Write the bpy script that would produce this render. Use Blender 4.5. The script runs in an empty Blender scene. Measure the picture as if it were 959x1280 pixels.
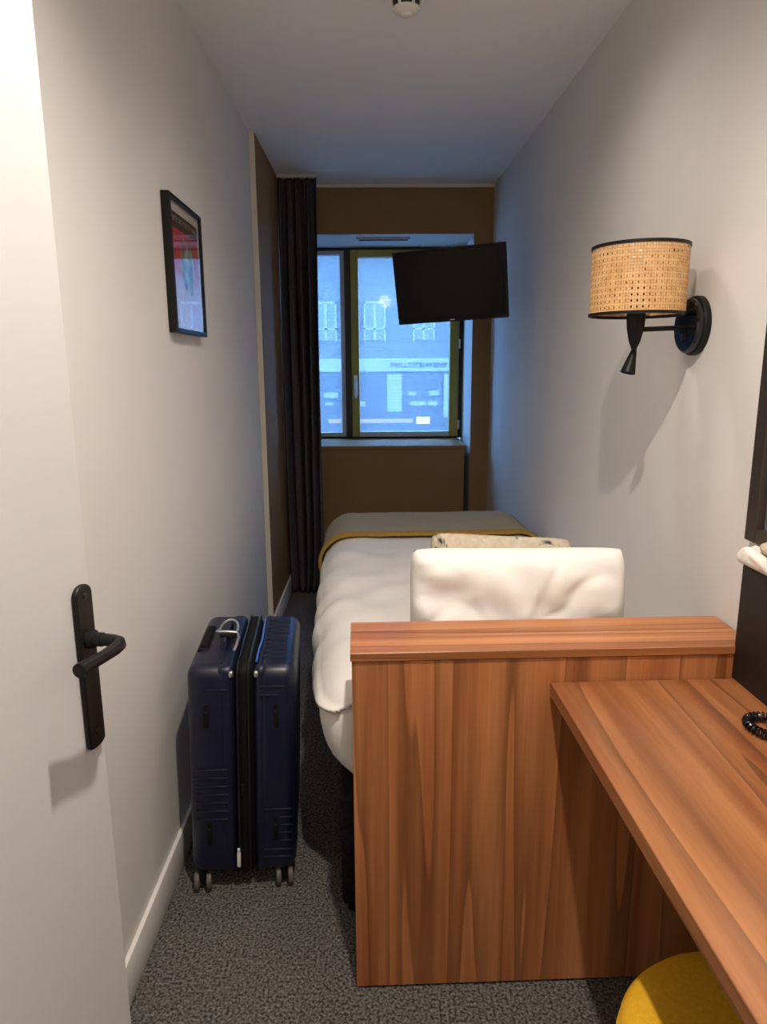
import bpy, bmesh, math, random
from mathutils import Vector, Matrix, noise
random.seed(7)
SC = bpy.context.scene
COL = SC.collection
PI = math.pi
PHI = 0.0233                       # the right wall and its furniture stand 1.3 degrees off the left wall
FURN = (-0.056, 1.351)

# ------------------------------------------------------------------ materials
def srgb(r, g, b):
    f = lambda c: (c/12.92 if c <= 0.04045 else ((c+0.055)/1.055)**2.4)
    return (f(r/255), f(g/255), f(b/255), 1)

def base_mat(name, col, rough=0.6, metal=0.0, spec=0.5):
    m = bpy.data.materials.new(name); m.use_nodes = True
    b = m.node_tree.nodes['Principled BSDF']
    b.inputs['Base Color'].default_value = col
    b.inputs['Roughness'].default_value = rough
    b.inputs['Metallic'].default_value = metal
    b.inputs['Specular IOR Level'].default_value = spec
    return m

def nodes(m):
    nt = m.node_tree
    return nt, nt.nodes, nt.links, nt.nodes['Principled BSDF']

def noisy(name, c1, c2, scale=20, rough=0.7, bump=0.0, bscale=None, metal=0.0, spec=0.4, stretch=(1, 1, 1), detail=4, lo=.35, hi=.65):
    m = base_mat(name, c1, rough, metal, spec)
    nt, N, L, b = nodes(m)
    tc = N.new('ShaderNodeTexCoord'); mp = N.new('ShaderNodeMapping'); mp.inputs['Scale'].default_value = stretch
    L.new(tc.outputs['Object'], mp.inputs['Vector'])
    n = N.new('ShaderNodeTexNoise'); n.inputs['Scale'].default_value = scale; n.inputs['Detail'].default_value = detail
    L.new(mp.outputs[0], n.inputs['Vector'])
    r = N.new('ShaderNodeValToRGB'); r.color_ramp.elements[0].color = c1; r.color_ramp.elements[1].color = c2
    r.color_ramp.elements[0].position = lo; r.color_ramp.elements[1].position = hi
    L.new(n.outputs['Fac'], r.inputs['Fac']); L.new(r.outputs['Color'], b.inputs['Base Color'])
    if bump:
        n2 = N.new('ShaderNodeTexNoise'); n2.inputs['Scale'].default_value = bscale or scale; n2.inputs['Detail'].default_value = 3
        L.new(mp.outputs[0], n2.inputs['Vector'])
        bp = N.new('ShaderNodeBump'); bp.inputs['Strength'].default_value = bump; bp.inputs['Distance'].default_value = 0.01
        L.new(n2.outputs['Fac'], bp.inputs['Height']); L.new(bp.outputs['Normal'], b.inputs['Normal'])
    return m

def wood(name, axis, tint=1.0, seed=0.0):
    """cherry coloured laminate; axis = direction of the grain (0 x, 1 y, 2 z)"""
    m = base_mat(name, (.4, .18, .08, 1), 0.38, 0, 0.45)
    nt, N, L, b = nodes(m)
    tc = N.new('ShaderNodeTexCoord'); mp = N.new('ShaderNodeMapping')
    sc = [1.0, 1.0, 1.0]; sc[axis] = 0.05 if axis == 1 else .032
    mp.inputs['Scale'].default_value = sc; mp.inputs['Location'].default_value = (seed, seed*1.7, seed*.6)
    L.new(tc.outputs['Object'], mp.inputs['Vector'])
    def nz(scale, detail, dist, rough=.55):
        n = N.new('ShaderNodeTexNoise'); n.inputs['Scale'].default_value = scale; n.inputs['Detail'].default_value = detail
        n.inputs['Distortion'].default_value = dist; n.inputs['Roughness'].default_value = rough
        L.new(mp.outputs[0], n.inputs['Vector']); return n
    broad = nz(6.0, 2, .25)
    fine = nz(75, 6, .2, .7)
    mid = nz(20, 3, .2)
    # growth-ring lines: a saw of the broad field gives thin dark veins
    mul = N.new('ShaderNodeMath'); mul.operation = 'MULTIPLY'; mul.inputs[1].default_value = 9.0
    L.new(broad.outputs['Fac'], mul.inputs[0])
    fr = N.new('ShaderNodeMath'); fr.operation = 'FRACT'; L.new(mul.outputs[0], fr.inputs[0])
    vein = N.new('ShaderNodeValToRGB'); e = vein.color_ramp.elements
    e[0].position = 0.0; e[0].color = (1, 1, 1, 1); e[1].position = 0.62; e[1].color = (.80, .80, .80, 1)
    k = e.new(0.90); k.color = (.50, .50, .50, 1); k = e.new(0.97); k.color = (.42, .42, .42, 1); k = e.new(1.0); k.color = (.95, .95, .95, 1)
    L.new(fr.outputs[0], vein.inputs['Fac'])
    tone = N.new('ShaderNodeValToRGB'); e = tone.color_ramp.elements
    e[0].position = .30; e[0].color = tuple(c*tint for c in (.36, .115, .036))+(1,)
    e[1].position = .70; e[1].color = tuple(c*tint for c in (.62, .262, .100))+(1,)
    L.new(mid.outputs['Fac'], tone.inputs['Fac'])
    fr2 = N.new('ShaderNodeValToRGB'); e = fr2.color_ramp.elements
    e[0].position = .3; e[0].color = (.72, .68, .66, 1); e[1].position = .62; e[1].color = (1, 1, 1, 1)
    L.new(fine.outputs['Fac'], fr2.inputs['Fac'])
    def mulc(a, c, f=1.0):
        x = N.new('ShaderNodeMix'); x.data_type = 'RGBA'; x.blend_type = 'MULTIPLY'; x.inputs['Factor'].default_value = f
        L.new(a, x.inputs['A']); L.new(c, x.inputs['B']); return x.outputs['Result']
    c = mulc(tone.outputs['Color'], vein.outputs['Color'], .8)
    c = mulc(c, fr2.outputs['Color'], .8)
    L.new(c, b.inputs['Base Color'])
    return m

def glass_mat(name, tint=(1, 1, 1, 1)):
    """thin pane: clear, mirrors more towards grazing angles"""
    m = bpy.data.materials.new(name); m.use_nodes = True
    nt = m.node_tree; N = nt.nodes; L = nt.links; N.clear()
    o = N.new('ShaderNodeOutputMaterial'); t = N.new('ShaderNodeBsdfTransparent'); g = N.new('ShaderNodeBsdfGlossy'); mx = N.new('ShaderNodeMixShader')
    g.inputs['Roughness'].default_value = 0.015; t.inputs['Color'].default_value = tint
    f = N.new('ShaderNodeFresnel'); ge = N.new('ShaderNodeNewGeometry'); io = N.new('ShaderNodeMapRange')
    io.inputs['To Min'].default_value = 1.45; io.inputs['To Max'].default_value = 1/1.45     # both faces of the pane mirror alike
    L.new(ge.outputs['Backfacing'], io.inputs['Value']); L.new(io.outputs['Result'], f.inputs['IOR'])
    L.new(f.outputs[0], mx.inputs[0]); L.new(t.outputs[0], mx.inputs[1]); L.new(g.outputs[0], mx.inputs[2]); L.new(mx.outputs[0], o.inputs['Surface'])
    return m

def sheer_mat(name):
    """pleated white blind cloth: part see-through, part diffusing"""
    m = bpy.data.materials.new(name); m.use_nodes = True
    nt = m.node_tree; N = nt.nodes; L = nt.links; N.clear()
    o = N.new('ShaderNodeOutputMaterial'); t = N.new('ShaderNodeBsdfTransparent'); tr = N.new('ShaderNodeBsdfTranslucent'); d = N.new('ShaderNodeBsdfDiffuse')
    tr.inputs['Color'].default_value = (.22, .24, .26, 1); d.inputs['Color'].default_value = (.5, .52, .55, 1)
    tc = N.new('ShaderNodeTexCoord'); w = N.new('ShaderNodeTexWave'); w.bands_direction = 'Z'; w.inputs['Scale'].default_value = 14; w.inputs['Distortion'].default_value = .6; w.inputs['Detail'].default_value = 2
    L.new(tc.outputs['Object'], w.inputs['Vector'])
    mr = N.new('ShaderNodeMapRange'); mr.inputs['To Min'].default_value = .62; mr.inputs['To Max'].default_value = .68; L.new(w.outputs['Fac'], mr.inputs['Value'])
    m1 = N.new('ShaderNodeMixShader'); m1.inputs[0].default_value = .25
    L.new(tr.outputs[0], m1.inputs[1]); L.new(d.outputs[0], m1.inputs[2])
    m2 = N.new('ShaderNodeMixShader'); L.new(mr.outputs[0], m2.inputs[0]); L.new(m1.outputs[0], m2.inputs[1]); L.new(t.outputs[0], m2.inputs[2])
    L.new(m2.outputs[0], o.inputs['Surface'])
    return m

def emit_mat(name, col, s):
    m = bpy.data.materials.new(name); m.use_nodes = True
    nt, N, L, b = nodes(m)
    b.inputs['Base Color'].default_value = (.02, .02, .02, 1)
    b.inputs['Emission Color'].default_value = col; b.inputs['Emission Strength'].default_value = s
    return m

M = {}
M['wall'] = noisy('wall paint', (.715, .695, .665, 1), (.735, .715, .685, 1), 3, .75, .04, 260, spec=.25)
M['ceiling'] = noisy('ceiling paint', (.88, .86, .84, 1), (.90, .88, .86, 1), 3, .8, .02, 200, spec=.2)
M['brown'] = noisy('brown wall paint', (.27, .152, .058, 1), (.29, .163, .062, 1), 4, .6, .03, 240, spec=.3)
M['reveal'] = base_mat('reveal paint', (.60, .58, .55, 1), .6)
M['cream'] = base_mat('cream bead', (.72, .66, .55, 1), .5)
M['skirt'] = base_mat('white gloss skirting', (.80, .78, .75, 1), .3)
M['door'] = noisy('door paint', (.555, .55, .545, 1), (.575, .57, .565, 1), 2, .45, .01, 150, spec=.35)
M['carpet'] = noisy('carpet', (.030, .029, .028, 1), (.27, .255, .235, 1), 150, .95, .9, 190, spec=.1, detail=5, lo=.36, hi=.70)
M['black'] = noisy('black metal', (.006, .0055, .0055, 1), (.010, .009, .0085, 1), 30, .42, 0, spec=.26)
M['blackgloss'] = base_mat('black lacquer', (.004, .004, .006, 1), .16, 0, .6)
M['blackbox'] = noisy('black panel', (.006, .0045, .004, 1), (.009, .007, .006, 1), 6, .55, .05, 300)
M['tvbody'] = base_mat('tv plastic', (.004, .004, .004, 1), .45, 0, .25)
M['tvscreen'] = base_mat('tv screen', (.003, .003, .0035, 1), .22, 0, .2)
M['silver'] = base_mat('silver plate', (.65, .65, .66, 1), .3, .9)
M['whitemetal'] = base_mat('white enamel', (.75, .74, .70, 1), .35)
M['plastic'] = base_mat('white plastic', (.78, .75, .70, 1), .45)
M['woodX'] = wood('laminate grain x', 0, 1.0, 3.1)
M['woodY'] = wood('laminate grain y dimmed', 1, .68, 1.3)  # same laminate, darkened in its colour to hold down the light on the desktop
M['woodZ'] = wood('laminate grain z brightened', 2, 1.1, 6.4)  # same laminate, lightened in its colour against the grazing light on the headboard front
M['sheet'] = noisy('white linen', (.74, .71, .67, 1), (.79, .76, .72, 1), 6, .85, .12, 40, spec=.15)
M['pillow'] = noisy('white cotton', (.80, .785, .745, 1), (.83, .81, .77, 1), 5, .85, .10, 35, spec=.15)
M['base'] = noisy('black valance', (.012, .012, .013, 1), (.02, .02, .021, 1), 60, .9, .2, 200, spec=.1)
M['throw'] = noisy('throw weave', (.36, .30, .205, 1), (.42, .33, .18, 1), 5, .9, .3, 220, spec=.1)
M['mustard'] = noisy('mustard binding', (.36, .22, .05, 1), (.43, .27, .065, 1), 40, .85, .2, 300, spec=.1)
M['curtain'] = noisy('charcoal curtain', (.066, .063, .070, 1), (.090, .086, .094, 1), 90, .85, .1, 300, spec=.12)
M['blue'] = noisy('navy shell', (.005, .007, .025, 1), (.0065, .009, .031, 1), 40, .34, .06, 700, spec=.5)
M['zip'] = noisy('zip tape', (.003, .003, .003, 1), (.007, .007, .0065, 1), 300, .7, .2, 400, spec=.2)
M['zipteeth'] = base_mat('zip coil', (.008, .008, .008, 1), .3, 0, .4)
M['wheel'] = base_mat('wheel rubber', (.10, .085, .075, 1), .55)
M['yellow'] = noisy('yellow felt', (.62, .34, .018, 1), (.68, .385, .025, 1), 120, .9, .15, 400, spec=.1)
M['olive'] = noisy('olive sash paint', (.31, .235, .035, 1), (.345, .265, .040, 1), 6, .4)
M['darkframe'] = base_mat('dark window frame', (.012, .010, .009, 1), .45)
M['paleframe'] = base_mat('pale window frame', (.50, .50, .50, 1), .45)
M['glass'] = glass_mat('window glass')
M['picglass'] = glass_mat('picture glass')
M['sheer'] = sheer_mat('sheer blind')
M['mirror'] = base_mat('mirror silver', (.80, .80, .82, 1), .03, 1.0)
M['mirrorframe'] = base_mat('dark brown frame', (.030, .020, .013, 1), .4)
M['towel'] = noisy('white paper', (.74, .70, .62, 1), (.80, .76, .70, 1), 12, .85, .2, 80)
M['beige'] = noisy('beige cloth', (.46, .38, .27, 1), (.54, .45, .33, 1), 40, .9, .3, 160)
M['stone'] = noisy('pale stone facade', (.10, .10, .095, 1), (.125, .125, .12, 1), 1.2, .85, 0, stretch=(1, 1, 5))
M['darkglass'] = base_mat('facade glass', (.10, .11, .12, 1), .08, 0, .7)
M['whitetrim'] = base_mat('facade white', (.26, .26, .26, 1), .6)
M['asphalt'] = noisy('street asphalt', (.05, .05, .053, 1), (.08, .08, .083, 1), 8, .9)
M['shopgrey'] = base_mat('shopfront grey', (.05, .052, .056, 1), .5)
M['litsign'] = emit_mat('lit shop panel', (.75, .88, 1, 1), 2.4)
M['litshop'] = emit_mat('lit shop interior', (.8, .9, 1, 1), .9)
M['detdark'] = base_mat('detector grille', (.012, .010, .009, 1), .6)
M['lining'] = base_mat('shade lining', (.62, .42, .22, 1), .8)

def cushion_mat():
    m = noisy('patterned beige', (.50, .42, .31, 1), (.60, .52, .40, 1), 60, .9, .2, 200, spec=.1)
    nt, N, L, b = nodes(m)
    old = b.inputs['Base Color'].links[0].from_socket
    tc = N.new('ShaderNodeTexCoord'); n = N.new('ShaderNodeTexNoise'); n.inputs['Scale'].default_value = 9; n.inputs['Detail'].default_value = 3; n.inputs['Distortion'].default_value = 1.2
    L.new(tc.outputs['Object'], n.inputs['Vector'])
    r = N.new('ShaderNodeValToRGB'); r.color_ramp.elements[0].position = .575; r.color_ramp.elements[1].position = .61
    r.color_ramp.elements[0].color = (0, 0, 0, 1); r.color_ramp.elements[1].color = (1, 1, 1, 1)
    L.new(n.outputs['Fac'], r.inputs['Fac'])
    mx = N.new('ShaderNodeMix'); mx.data_type = 'RGBA'; mx.inputs['B'].default_value = (.045, .05, .06, 1)
    L.new(r.outputs['Color'], mx.inputs['Factor']); L.new(old, mx.inputs['A']); L.new(mx.outputs['Result'], b.inputs['Base Color'])
    return m
M['cushion'] = cushion_mat()

def cane_mat():
    """woven cane webbing: real holes on a grid around the drum"""
    m = base_mat('cane webbing', srgb(214, 170, 116), .6, 0, .3)
    nt, N, L, b = nodes(m)
    tc = N.new('ShaderNodeTexCoord'); sp = N.new('ShaderNodeSeparateXYZ'); L.new(tc.outputs['Object'], sp.inputs[0])
    def mt(op, a, c=None):
        n = N.new('ShaderNodeMath'); n.operation = op
        for i, v in enumerate((a, c)):
            if v is None: continue
            if isinstance(v, (int, float)): n.inputs[i].default_value = v
            else: L.new(v, n.inputs[i])
        return n.outputs[0]
    ang = mt('ARCTAN2', sp.outputs['Y'], sp.outputs['X'])
    u = mt('MULTIPLY', ang, 54/(2*PI)); v = mt('MULTIPLY', sp.outputs['Z'], 1/0.0137)
    fu = mt('SUBTRACT', mt('FRACT', u), .5); fv = mt('SUBTRACT', mt('FRACT', v), .5)
    d = mt('SQRT', mt('ADD', mt('MULTIPLY', fu, fu), mt('MULTIPLY', fv, fv)))
    hole = mt('LESS_THAN', d, .175)
    # weave tone: diagonals darker, strands lighter
    diag = mt('SINE', mt('MULTIPLY', mt('ADD', u, v), 2*PI)); diag2 = mt('SINE', mt('MULTIPLY', mt('SUBTRACT', u, v), 2*PI))
    w = mt('ADD', mt('MULTIPLY', mt('MULTIPLY', diag, diag2), .25), .5)
    nz = N.new('ShaderNodeTexNoise'); nz.inputs['Scale'].default_value = 45; L.new(tc.outputs['Object'], nz.inputs['Vector'])
    w2 = mt('ADD', mt('MULTIPLY', w, .6), mt('MULTIPLY', nz.outputs['Fac'], .4))
    r = N.new('ShaderNodeValToRGB'); r.color_ramp.elements[0].position = .3; r.color_ramp.elements[1].position = .65
    r.color_ramp.elements[0].color = srgb(178, 128, 76); r.color_ramp.elements[1].color = srgb(232, 190, 136)
    L.new(w2, r.inputs['Fac']); L.new(r.outputs['Color'], b.inputs['Base Color'])
    tr = N.new('ShaderNodeBsdfTransparent'); mx = N.new('ShaderNodeMixShader'); o = N['Material Output']
    L.new(hole, mx.inputs[0]); L.new(b.outputs[0], mx.inputs[1]); L.new(tr.outputs[0], mx.inputs[2]); L.new(mx.outputs[0], o.inputs['Surface'])
    return m
M['cane'] = cane_mat()

def poster_mat():
    """abstract print: dark lettered band, red field, mottled centre, window reflection painted pale below (x across 0..1, z up)"""
    m = base_mat('poster print', (.6, .1, .08, 1), .6)
    nt, N, L, b = nodes(m)
    tc = N.new('ShaderNodeTexCoord'); sp = N.new('ShaderNodeSeparateXYZ'); L.new(tc.outputs['Generated'], sp.inputs[0])
    n = N.new('ShaderNodeTexNoise'); n.inputs['Scale'].default_value = 5; n.inputs['Detail'].default_value = 4; n.inputs['Distortion'].default_value = .8
    L.new(tc.outputs['Generated'], n.inputs['Vector'])
    r = N.new('ShaderNodeValToRGB'); e = r.color_ramp.elements
    e[0].position = 0; e[0].color = (.60, .56, .62, 1); e[1].position = .36; e[1].color = (.58, .46, .50, 1)  # pale lower half: window reflection in the glass, painted into the print
    for p, c in ((.50, (.54, .035, .03, 1)), (.86, (.50, .03, .03, 1)), (.862, (.035, .025, .018, 1)), (1, (.035, .025, .018, 1))):
        k = e.new(p); k.color = c
    L.new(sp.outputs['Z'], r.inputs['Fac'])
    n2 = N.new('ShaderNodeTexNoise'); n2.inputs['Scale'].default_value = 7; n2.inputs['Detail'].default_value = 2; L.new(tc.outputs['Generated'], n2.inputs['Vector'])
    # central mottled group
    gx = N.new('ShaderNodeMath'); gx.operation = 'SUBTRACT'; gx.inputs[1].default_value = .52; L.new(sp.outputs['Y'], gx.inputs[0])
    gz = N.new('ShaderNodeMath'); gz.operation = 'SUBTRACT'; gz.inputs[1].default_value = .55; L.new(sp.outputs['Z'], gz.inputs[0])
    cb = N.new('ShaderNodeCombineXYZ'); L.new(gx.outputs[0], cb.inputs[0]); L.new(gz.outputs[0], cb.inputs[1])
    ln = N.new('ShaderNodeVectorMath'); ln.operation = 'LENGTH'; L.new(cb.outputs[0], ln.inputs[0])
    ad = N.new('ShaderNodeMath'); ad.operation = 'MULTIPLY_ADD'; ad.inputs[1].default_value = .55; L.new(n.outputs['Fac'], ad.inputs[0]); L.new(ln.outputs['Value'], ad.inputs[2])
    ms = N.new('ShaderNodeMapRange'); ms.inputs['From Min'].default_value = .56; ms.inputs['From Max'].default_value = .49; L.new(ad.outputs[0], ms.inputs['Value'])
    gr = N.new('ShaderNodeValToRGB'); e = gr.color_ramp.elements
    e[0].position = .35; e[0].color = (.03, .05, .045, 1); e[1].position = .66; e[1].color = (.60, .62, .50, 1)
    k = e.new(.5); k.color = (.22, .30, .26, 1)
    L.new(n2.outputs['Fac'], gr.inputs['Fac'])
    mx = N.new('ShaderNodeMix'); mx.data_type = 'RGBA'
    L.new(ms.outputs['Result'], mx.inputs['Factor']); L.new(r.outputs['Color'], mx.inputs['A']); L.new(gr.outputs['Color'], mx.inputs['B'])
    L.new(mx.outputs['Result'], b.inputs['Base Color'])
    return m
M['poster'] = poster_mat()
M['mat'] = base_mat('picture mount', (.66, .62, .56, 1), .8)
M['letter'] = base_mat('poster letters', (.42, .36, .29, 1), .7)

# ------------------------------------------------------------------ builders
def link(o, parent=None):
    COL.objects.link(o)
    if parent is not None: o.parent = parent
    return o

def tag(o, label=None, cat=None, group=None, kind=None):
    if label: o['label'] = label
    if cat: o['category'] = cat
    if group: o['group'] = group
    if kind: o['kind'] = kind
    return o

def empty(name, loc=(0, 0, 0), rot=(0, 0, 0)):
    o = bpy.data.objects.new(name, None); o.empty_display_size = .05
    COL.objects.link(o); o.location = loc; o.rotation_euler = rot
    return o

class B:
    """collects shapes in one bmesh, then links ONE mesh object"""
    def __init__(s): s.bm = bmesh.new()
    def box(s, x0, x1, y0, y1, z0, z1, bev=0, seg=2, mi=0, mat=None):
        r = bmesh.ops.create_cube(s.bm, size=1)
        vs = r['verts']
        for v in vs:
            v.co = Vector(((x0+x1)/2+v.co.x*(x1-x0), (y0+y1)/2+v.co.y*(y1-y0), (z0+z1)/2+v.co.z*(z1-z0)))
        if mi:
            for f in {f for v in vs for f in v.link_faces}: f.material_index = mi
        if bev:
            es = list({e for v in vs for e in v.link_edges})
            r2 = bmesh.ops.bevel(s.bm, geom=es, offset=bev, segments=seg, profile=.5, affect='EDGES')
            vs = list({v for f in r2['faces'] for v in f.verts} | {v for v in vs if v.is_valid})
        if mat is not None: bmesh.ops.transform(s.bm, matrix=mat, verts=vs)
        return s
    def lathe(s, prof, n=32, mat=None, mi=0):
        """profile of (radius, z)"""
        rings = []
        for r, z in prof:
            if r < 1e-6: rings.append([s.bm.verts.new((0, 0, z))])
            else: rings.append([s.bm.verts.new((r*math.cos(2*PI*i/n), r*math.sin(2*PI*i/n), z)) for i in range(n)])
        for a, b in zip(rings, rings[1:]):
            for i in range(n):
                j = (i+1) % n
                if len(a) == 1 and len(b) == 1: continue
                if len(a) == 1: f = s.bm.faces.new((a[0], b[j], b[i]))
                elif len(b) == 1: f = s.bm.faces.new((a[i], a[j], b[0]))
                else: f = s.bm.faces.new((a[i], a[j], b[j], b[i]))
                f.material_index = mi
        vs = [v for r in rings for v in r]
        if mat is not None: bmesh.ops.transform(s.bm, matrix=mat, verts=vs)
        return s
    def tube(s, path, rad, n=10, caps=True, closed=False):
        P = [Vector(p) for p in path]; k = len(P)
        rads = rad if isinstance(rad, (list, tuple)) else [rad]*k
        rings = []; up = None
        for i, p in enumerate(P):
            if closed: t = P[(i+1) % k]-P[i-1]
            else: t = P[min(i+1, k-1)]-P[max(i-1, 0)]
            t.normalize()
            if up is None:
                up = Vector((0, 0, 1)) if abs(t.z) < .9 else Vector((1, 0, 0))
            a = t.cross(up).normalized(); c = a.cross(t).normalized(); up = c
            rings.append([s.bm.verts.new(p+rads[i]*(math.cos(2*PI*j/n)*a+math.sin(2*PI*j/n)*c)) for j in range(n)])
        pairs = list(zip(rings, rings[1:]))
        if closed: pairs.append((rings[-1], rings[0]))
        for a, b in pairs:
            for j in range(n):
                s.bm.faces.new((a[j], a[(j+1) % n], b[(j+1) % n], b[j]))
        if caps and not closed:
            s.bm.faces.new(rings[0][::-1]); s.bm.faces.new(rings[-1])
        return s
    def quad(s, pts, mi=0):
        f = s.bm.faces.new([s.bm.verts.new(p) for p in pts]); f.material_index = mi; return s
    def prism(s, outline, z0, z1, mat=None):
        """outline in xy extruded along z"""
        a = [s.bm.verts.new((x, y, z0)) for x, y in outline]; b = [s.bm.verts.new((x, y, z1)) for x, y in outline]
        n = len(a)
        s.bm.faces.new(a[::-1]); s.bm.faces.new(b)
        for i in range(n): s.bm.faces.new((a[i], a[(i+1) % n], b[(i+1) % n], b[i]))
        if mat is not None: bmesh.ops.transform(s.bm, matrix=mat, verts=a+b)
        return s
    def build(s, name, mats, parent=None, smooth=True, angle=40, loc=None, rot=None):
        bmesh.ops.recalc_face_normals(s.bm, faces=s.bm.faces)
        me = bpy.data.meshes.new(name); s.bm.to_mesh(me); s.bm.free()
        for m in (mats if isinstance(mats, (list, tuple)) else [mats]): me.materials.append(m)
        if smooth:
            me.polygons.foreach_set('use_smooth', [True]*len(me.polygons))
            try: me.set_sharp_from_angle(angle=math.radians(angle))
            except Exception: pass
        o = bpy.data.objects.new(name, me); link(o, parent)
        if loc: o.location = loc
        if rot: o.rotation_euler = rot
        return o

def T(x, y, z): return Matrix.Translation((x, y, z))
def RX(a): return Matrix.Rotation(a, 4, 'X')
def RY(a): return Matrix.Rotation(a, 4, 'Y')
def RZ(a): return Matrix.Rotation(a, 4, 'Z')

# ------------------------------------------------------------------ the setting
HC = 2.50; XL = -0.579; XA = -0.557; YA = 3.535; YF = 4.517; YW = 5.0; YN = -1.0
def xr(y): return 0.7385 - PHI*(y-4.517)

def struct(o, label, cat): return tag(o, label, cat, kind='structure')

f = B(); f.box(XL-.1, 1.05, YN-.1, 5.1, -.1, 0).build('floor', M['carpet'], smooth=False)
struct(bpy.data.objects['floor'], 'dark grey flecked carpet floor of the narrow room', 'floor')
f = B(); f.box(XL-.1, 1.05, YN-.1, 5.25, HC, HC+.1); struct(f.build('ceiling', M['ceiling'], smooth=False), 'plain white painted ceiling above the narrow room', 'ceiling')
f = B(); f.box(XL-.1, XL, YN, YA, 0, HC); struct(f.build('wall_left', M['wall'], smooth=False), 'long white painted wall on the left behind the suitcase', 'wall')
f = B(); f.box(XL-.1, XA, YA, 5.25, 0, HC); struct(f.build('wall_alcove', M['brown'], smooth=False), 'brown painted wall section on the left beside the curtain', 'wall')
f = B(); f.prism([(xr(YN), YN), (xr(YN)+.12, YN), (xr(5.25)+.12, 5.25), (xr(5.25), 5.25)], 0, HC)
struct(f.build('wall_right', M['wall'], smooth=False), 'long white painted wall on the right carrying the cane lamp', 'wall')
f = B(); f.box(XL-.1, 1.0, YN-.1, YN, 0, HC); struct(f.build('wall_near', M['wall'], smooth=False), 'white wall behind the viewer at the room entrance', 'wall')
# window wall: brown, half a metre thick, with a niche running down to the floor
NX0, NX1, NZ = -.50, .62, 2.214
f = B()
f.box(XA, NX0, YF, 5.2, 0, HC).box(NX1, xr(YF), YF, 5.2, 0, HC).box(NX0, NX1, YF, 5.2, NZ, HC)
f.box(NX0, NX1, 5.08, 5.2, 0, .90)
wf = f.build('wall_far', [M['brown'], M['reveal']], smooth=False)
for p in wf.data.polygons:
    c = p.center
    if p.normal.z < -.5 and abs(c.z-NZ) < .01: p.material_index = 1
    if abs(p.normal.x) > .5 and (abs(c.x-NX1) < .01 or abs(c.x-NX0) < .01): p.material_index = 1
struct(wf, 'dark brown painted window wall at the far end', 'wall')
# apron below the window with its sill
f = B(); f.box(NX0, .585, YF+.012, 5.08, 0, .888, .002, 1)
ap = struct(f.build('trim_1', M['brown'], smooth=False), 'brown boxed apron panel under the window', 'panel')
f = B(); f.box(NX0, .592, YF+.0, 5.06, .888, .912, .003, 2)
struct(f.build('trim_2', M['brown'], smooth=False), 'brown painted window sill board on top of the apron', 'sill')
f = B(); f.box(XA, xr(YF)-.001, YF-.012, YF-.0005, HC-.020, HC-.001)
struct(f.build('trim_3', M['cream'], smooth=False), 'thin cream strip along the top of the brown window wall', 'trim')
f = B(); f.box(XL+.0005, XA+.004, YA-.006, YA-.0005, .0, HC-.001)
struct(f.build('trim_4', M['cream'], smooth=False), 'cream corner bead where white wall meets the brown wall', 'trim')
f = B(); f.box(XL+.0005, XL+.013, YN, YA-.007, 0, .108, .003, 2)
struct(f.build('baseboard_left', M['skirt']), 'white skirting board along the left wall', 'baseboard')
f = B(); f.box(XA+.0005, XA+.013, YA, YF-.001, 0, .108, .003, 2)
struct(f.build('baseboard_alcove', M['skirt']), 'white skirting board below the brown wall by the curtain', 'baseboard')

# ---- window
win = empty('window_1', (0, YW, .92)); struct(win, 'dark framed window with olive sash and white sheer blind', 'window')
def wb(name, mat, boxes, parent=win, bev=.003):
    b = B()
    for x0, x1, y0, y1, z0, z1 in boxes: b.box(x0, x1, y0, y1, z0-.92, z1-.92, bev, 1)
    return b.build(name, mat, parent, smooth=False)
wb('outer_frame', M['darkframe'], [(NX0+.001, -.46, 0, .07, .913, 2.213), (.596, NX1-.001, 0, .07, .913, 2.213), (-.46, .596, 0, .07, 2.196, 2.213), (-.46, .596, 0, .07, .913, .926)])
wb('mullion', M['darkframe'], [(-.203, -.163, -.012, .07, .926, 2.196)])
fx = wb('fixed_pane', M['glass'], [(-.43, -.235, .035, .041, .955, 2.168)], bev=0)
wb('pane_frame', M['paleframe'], [(-.46, -.43, .01, .06, .926, 2.196), (-.235, -.204, .01, .06, .926, 2.196), (-.43, -.235, .01, .06, 2.168, 2.196), (-.43, -.235, .01, .06, .926, .955)])
wb('blind', M['sheer'], [(-.432, -.233, .024, .026, .953, 2.17)], bev=0)
sash = wb('sash', M['olive'], [(-.161, -.108, -.03, .05, .927, 2.195), (.528, .590, -.03, .05, .927, 2.195), (-.108, .528, -.03, .05, 2.150, 2.195)])
wb('bottom_rail', M['paleframe'], [(-.108, .528, -.028, .05, .927, .962)], sash)
wb('pane', M['glass'], [(-.108, .528, .03, .036, .962, 2.150)], sash, 0)
wb('blind', M['sheer'], [(-.106, .526, .0, .002, .962, 2.150)], sash, 0)
b = B(); b.box(-.146, -.122, -.042, -.03, .30, .44, .005, 2); b.tube([(-.134, -.042, .385), (-.134, -.07, .385), (-.134, -.078, .375), (-.134, -.078, .285)], .0085, 10)
tag(b.build('window_handle', M['whitemetal'], win), 'white lever handle on the sash stile')
for z in (1.57, 1.01):
    b = B(); b.box(.588, .602, -.036, -.002, z-.92-.032, z-.92+.032, .004, 2); b.tube([(.595, -.036, z-.92-.028), (.595, -.036, z-.92+.028)], .007, 10)
    tag(b.build('hinge', M['whitemetal'], win), 'pale metal sash hinge')
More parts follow.
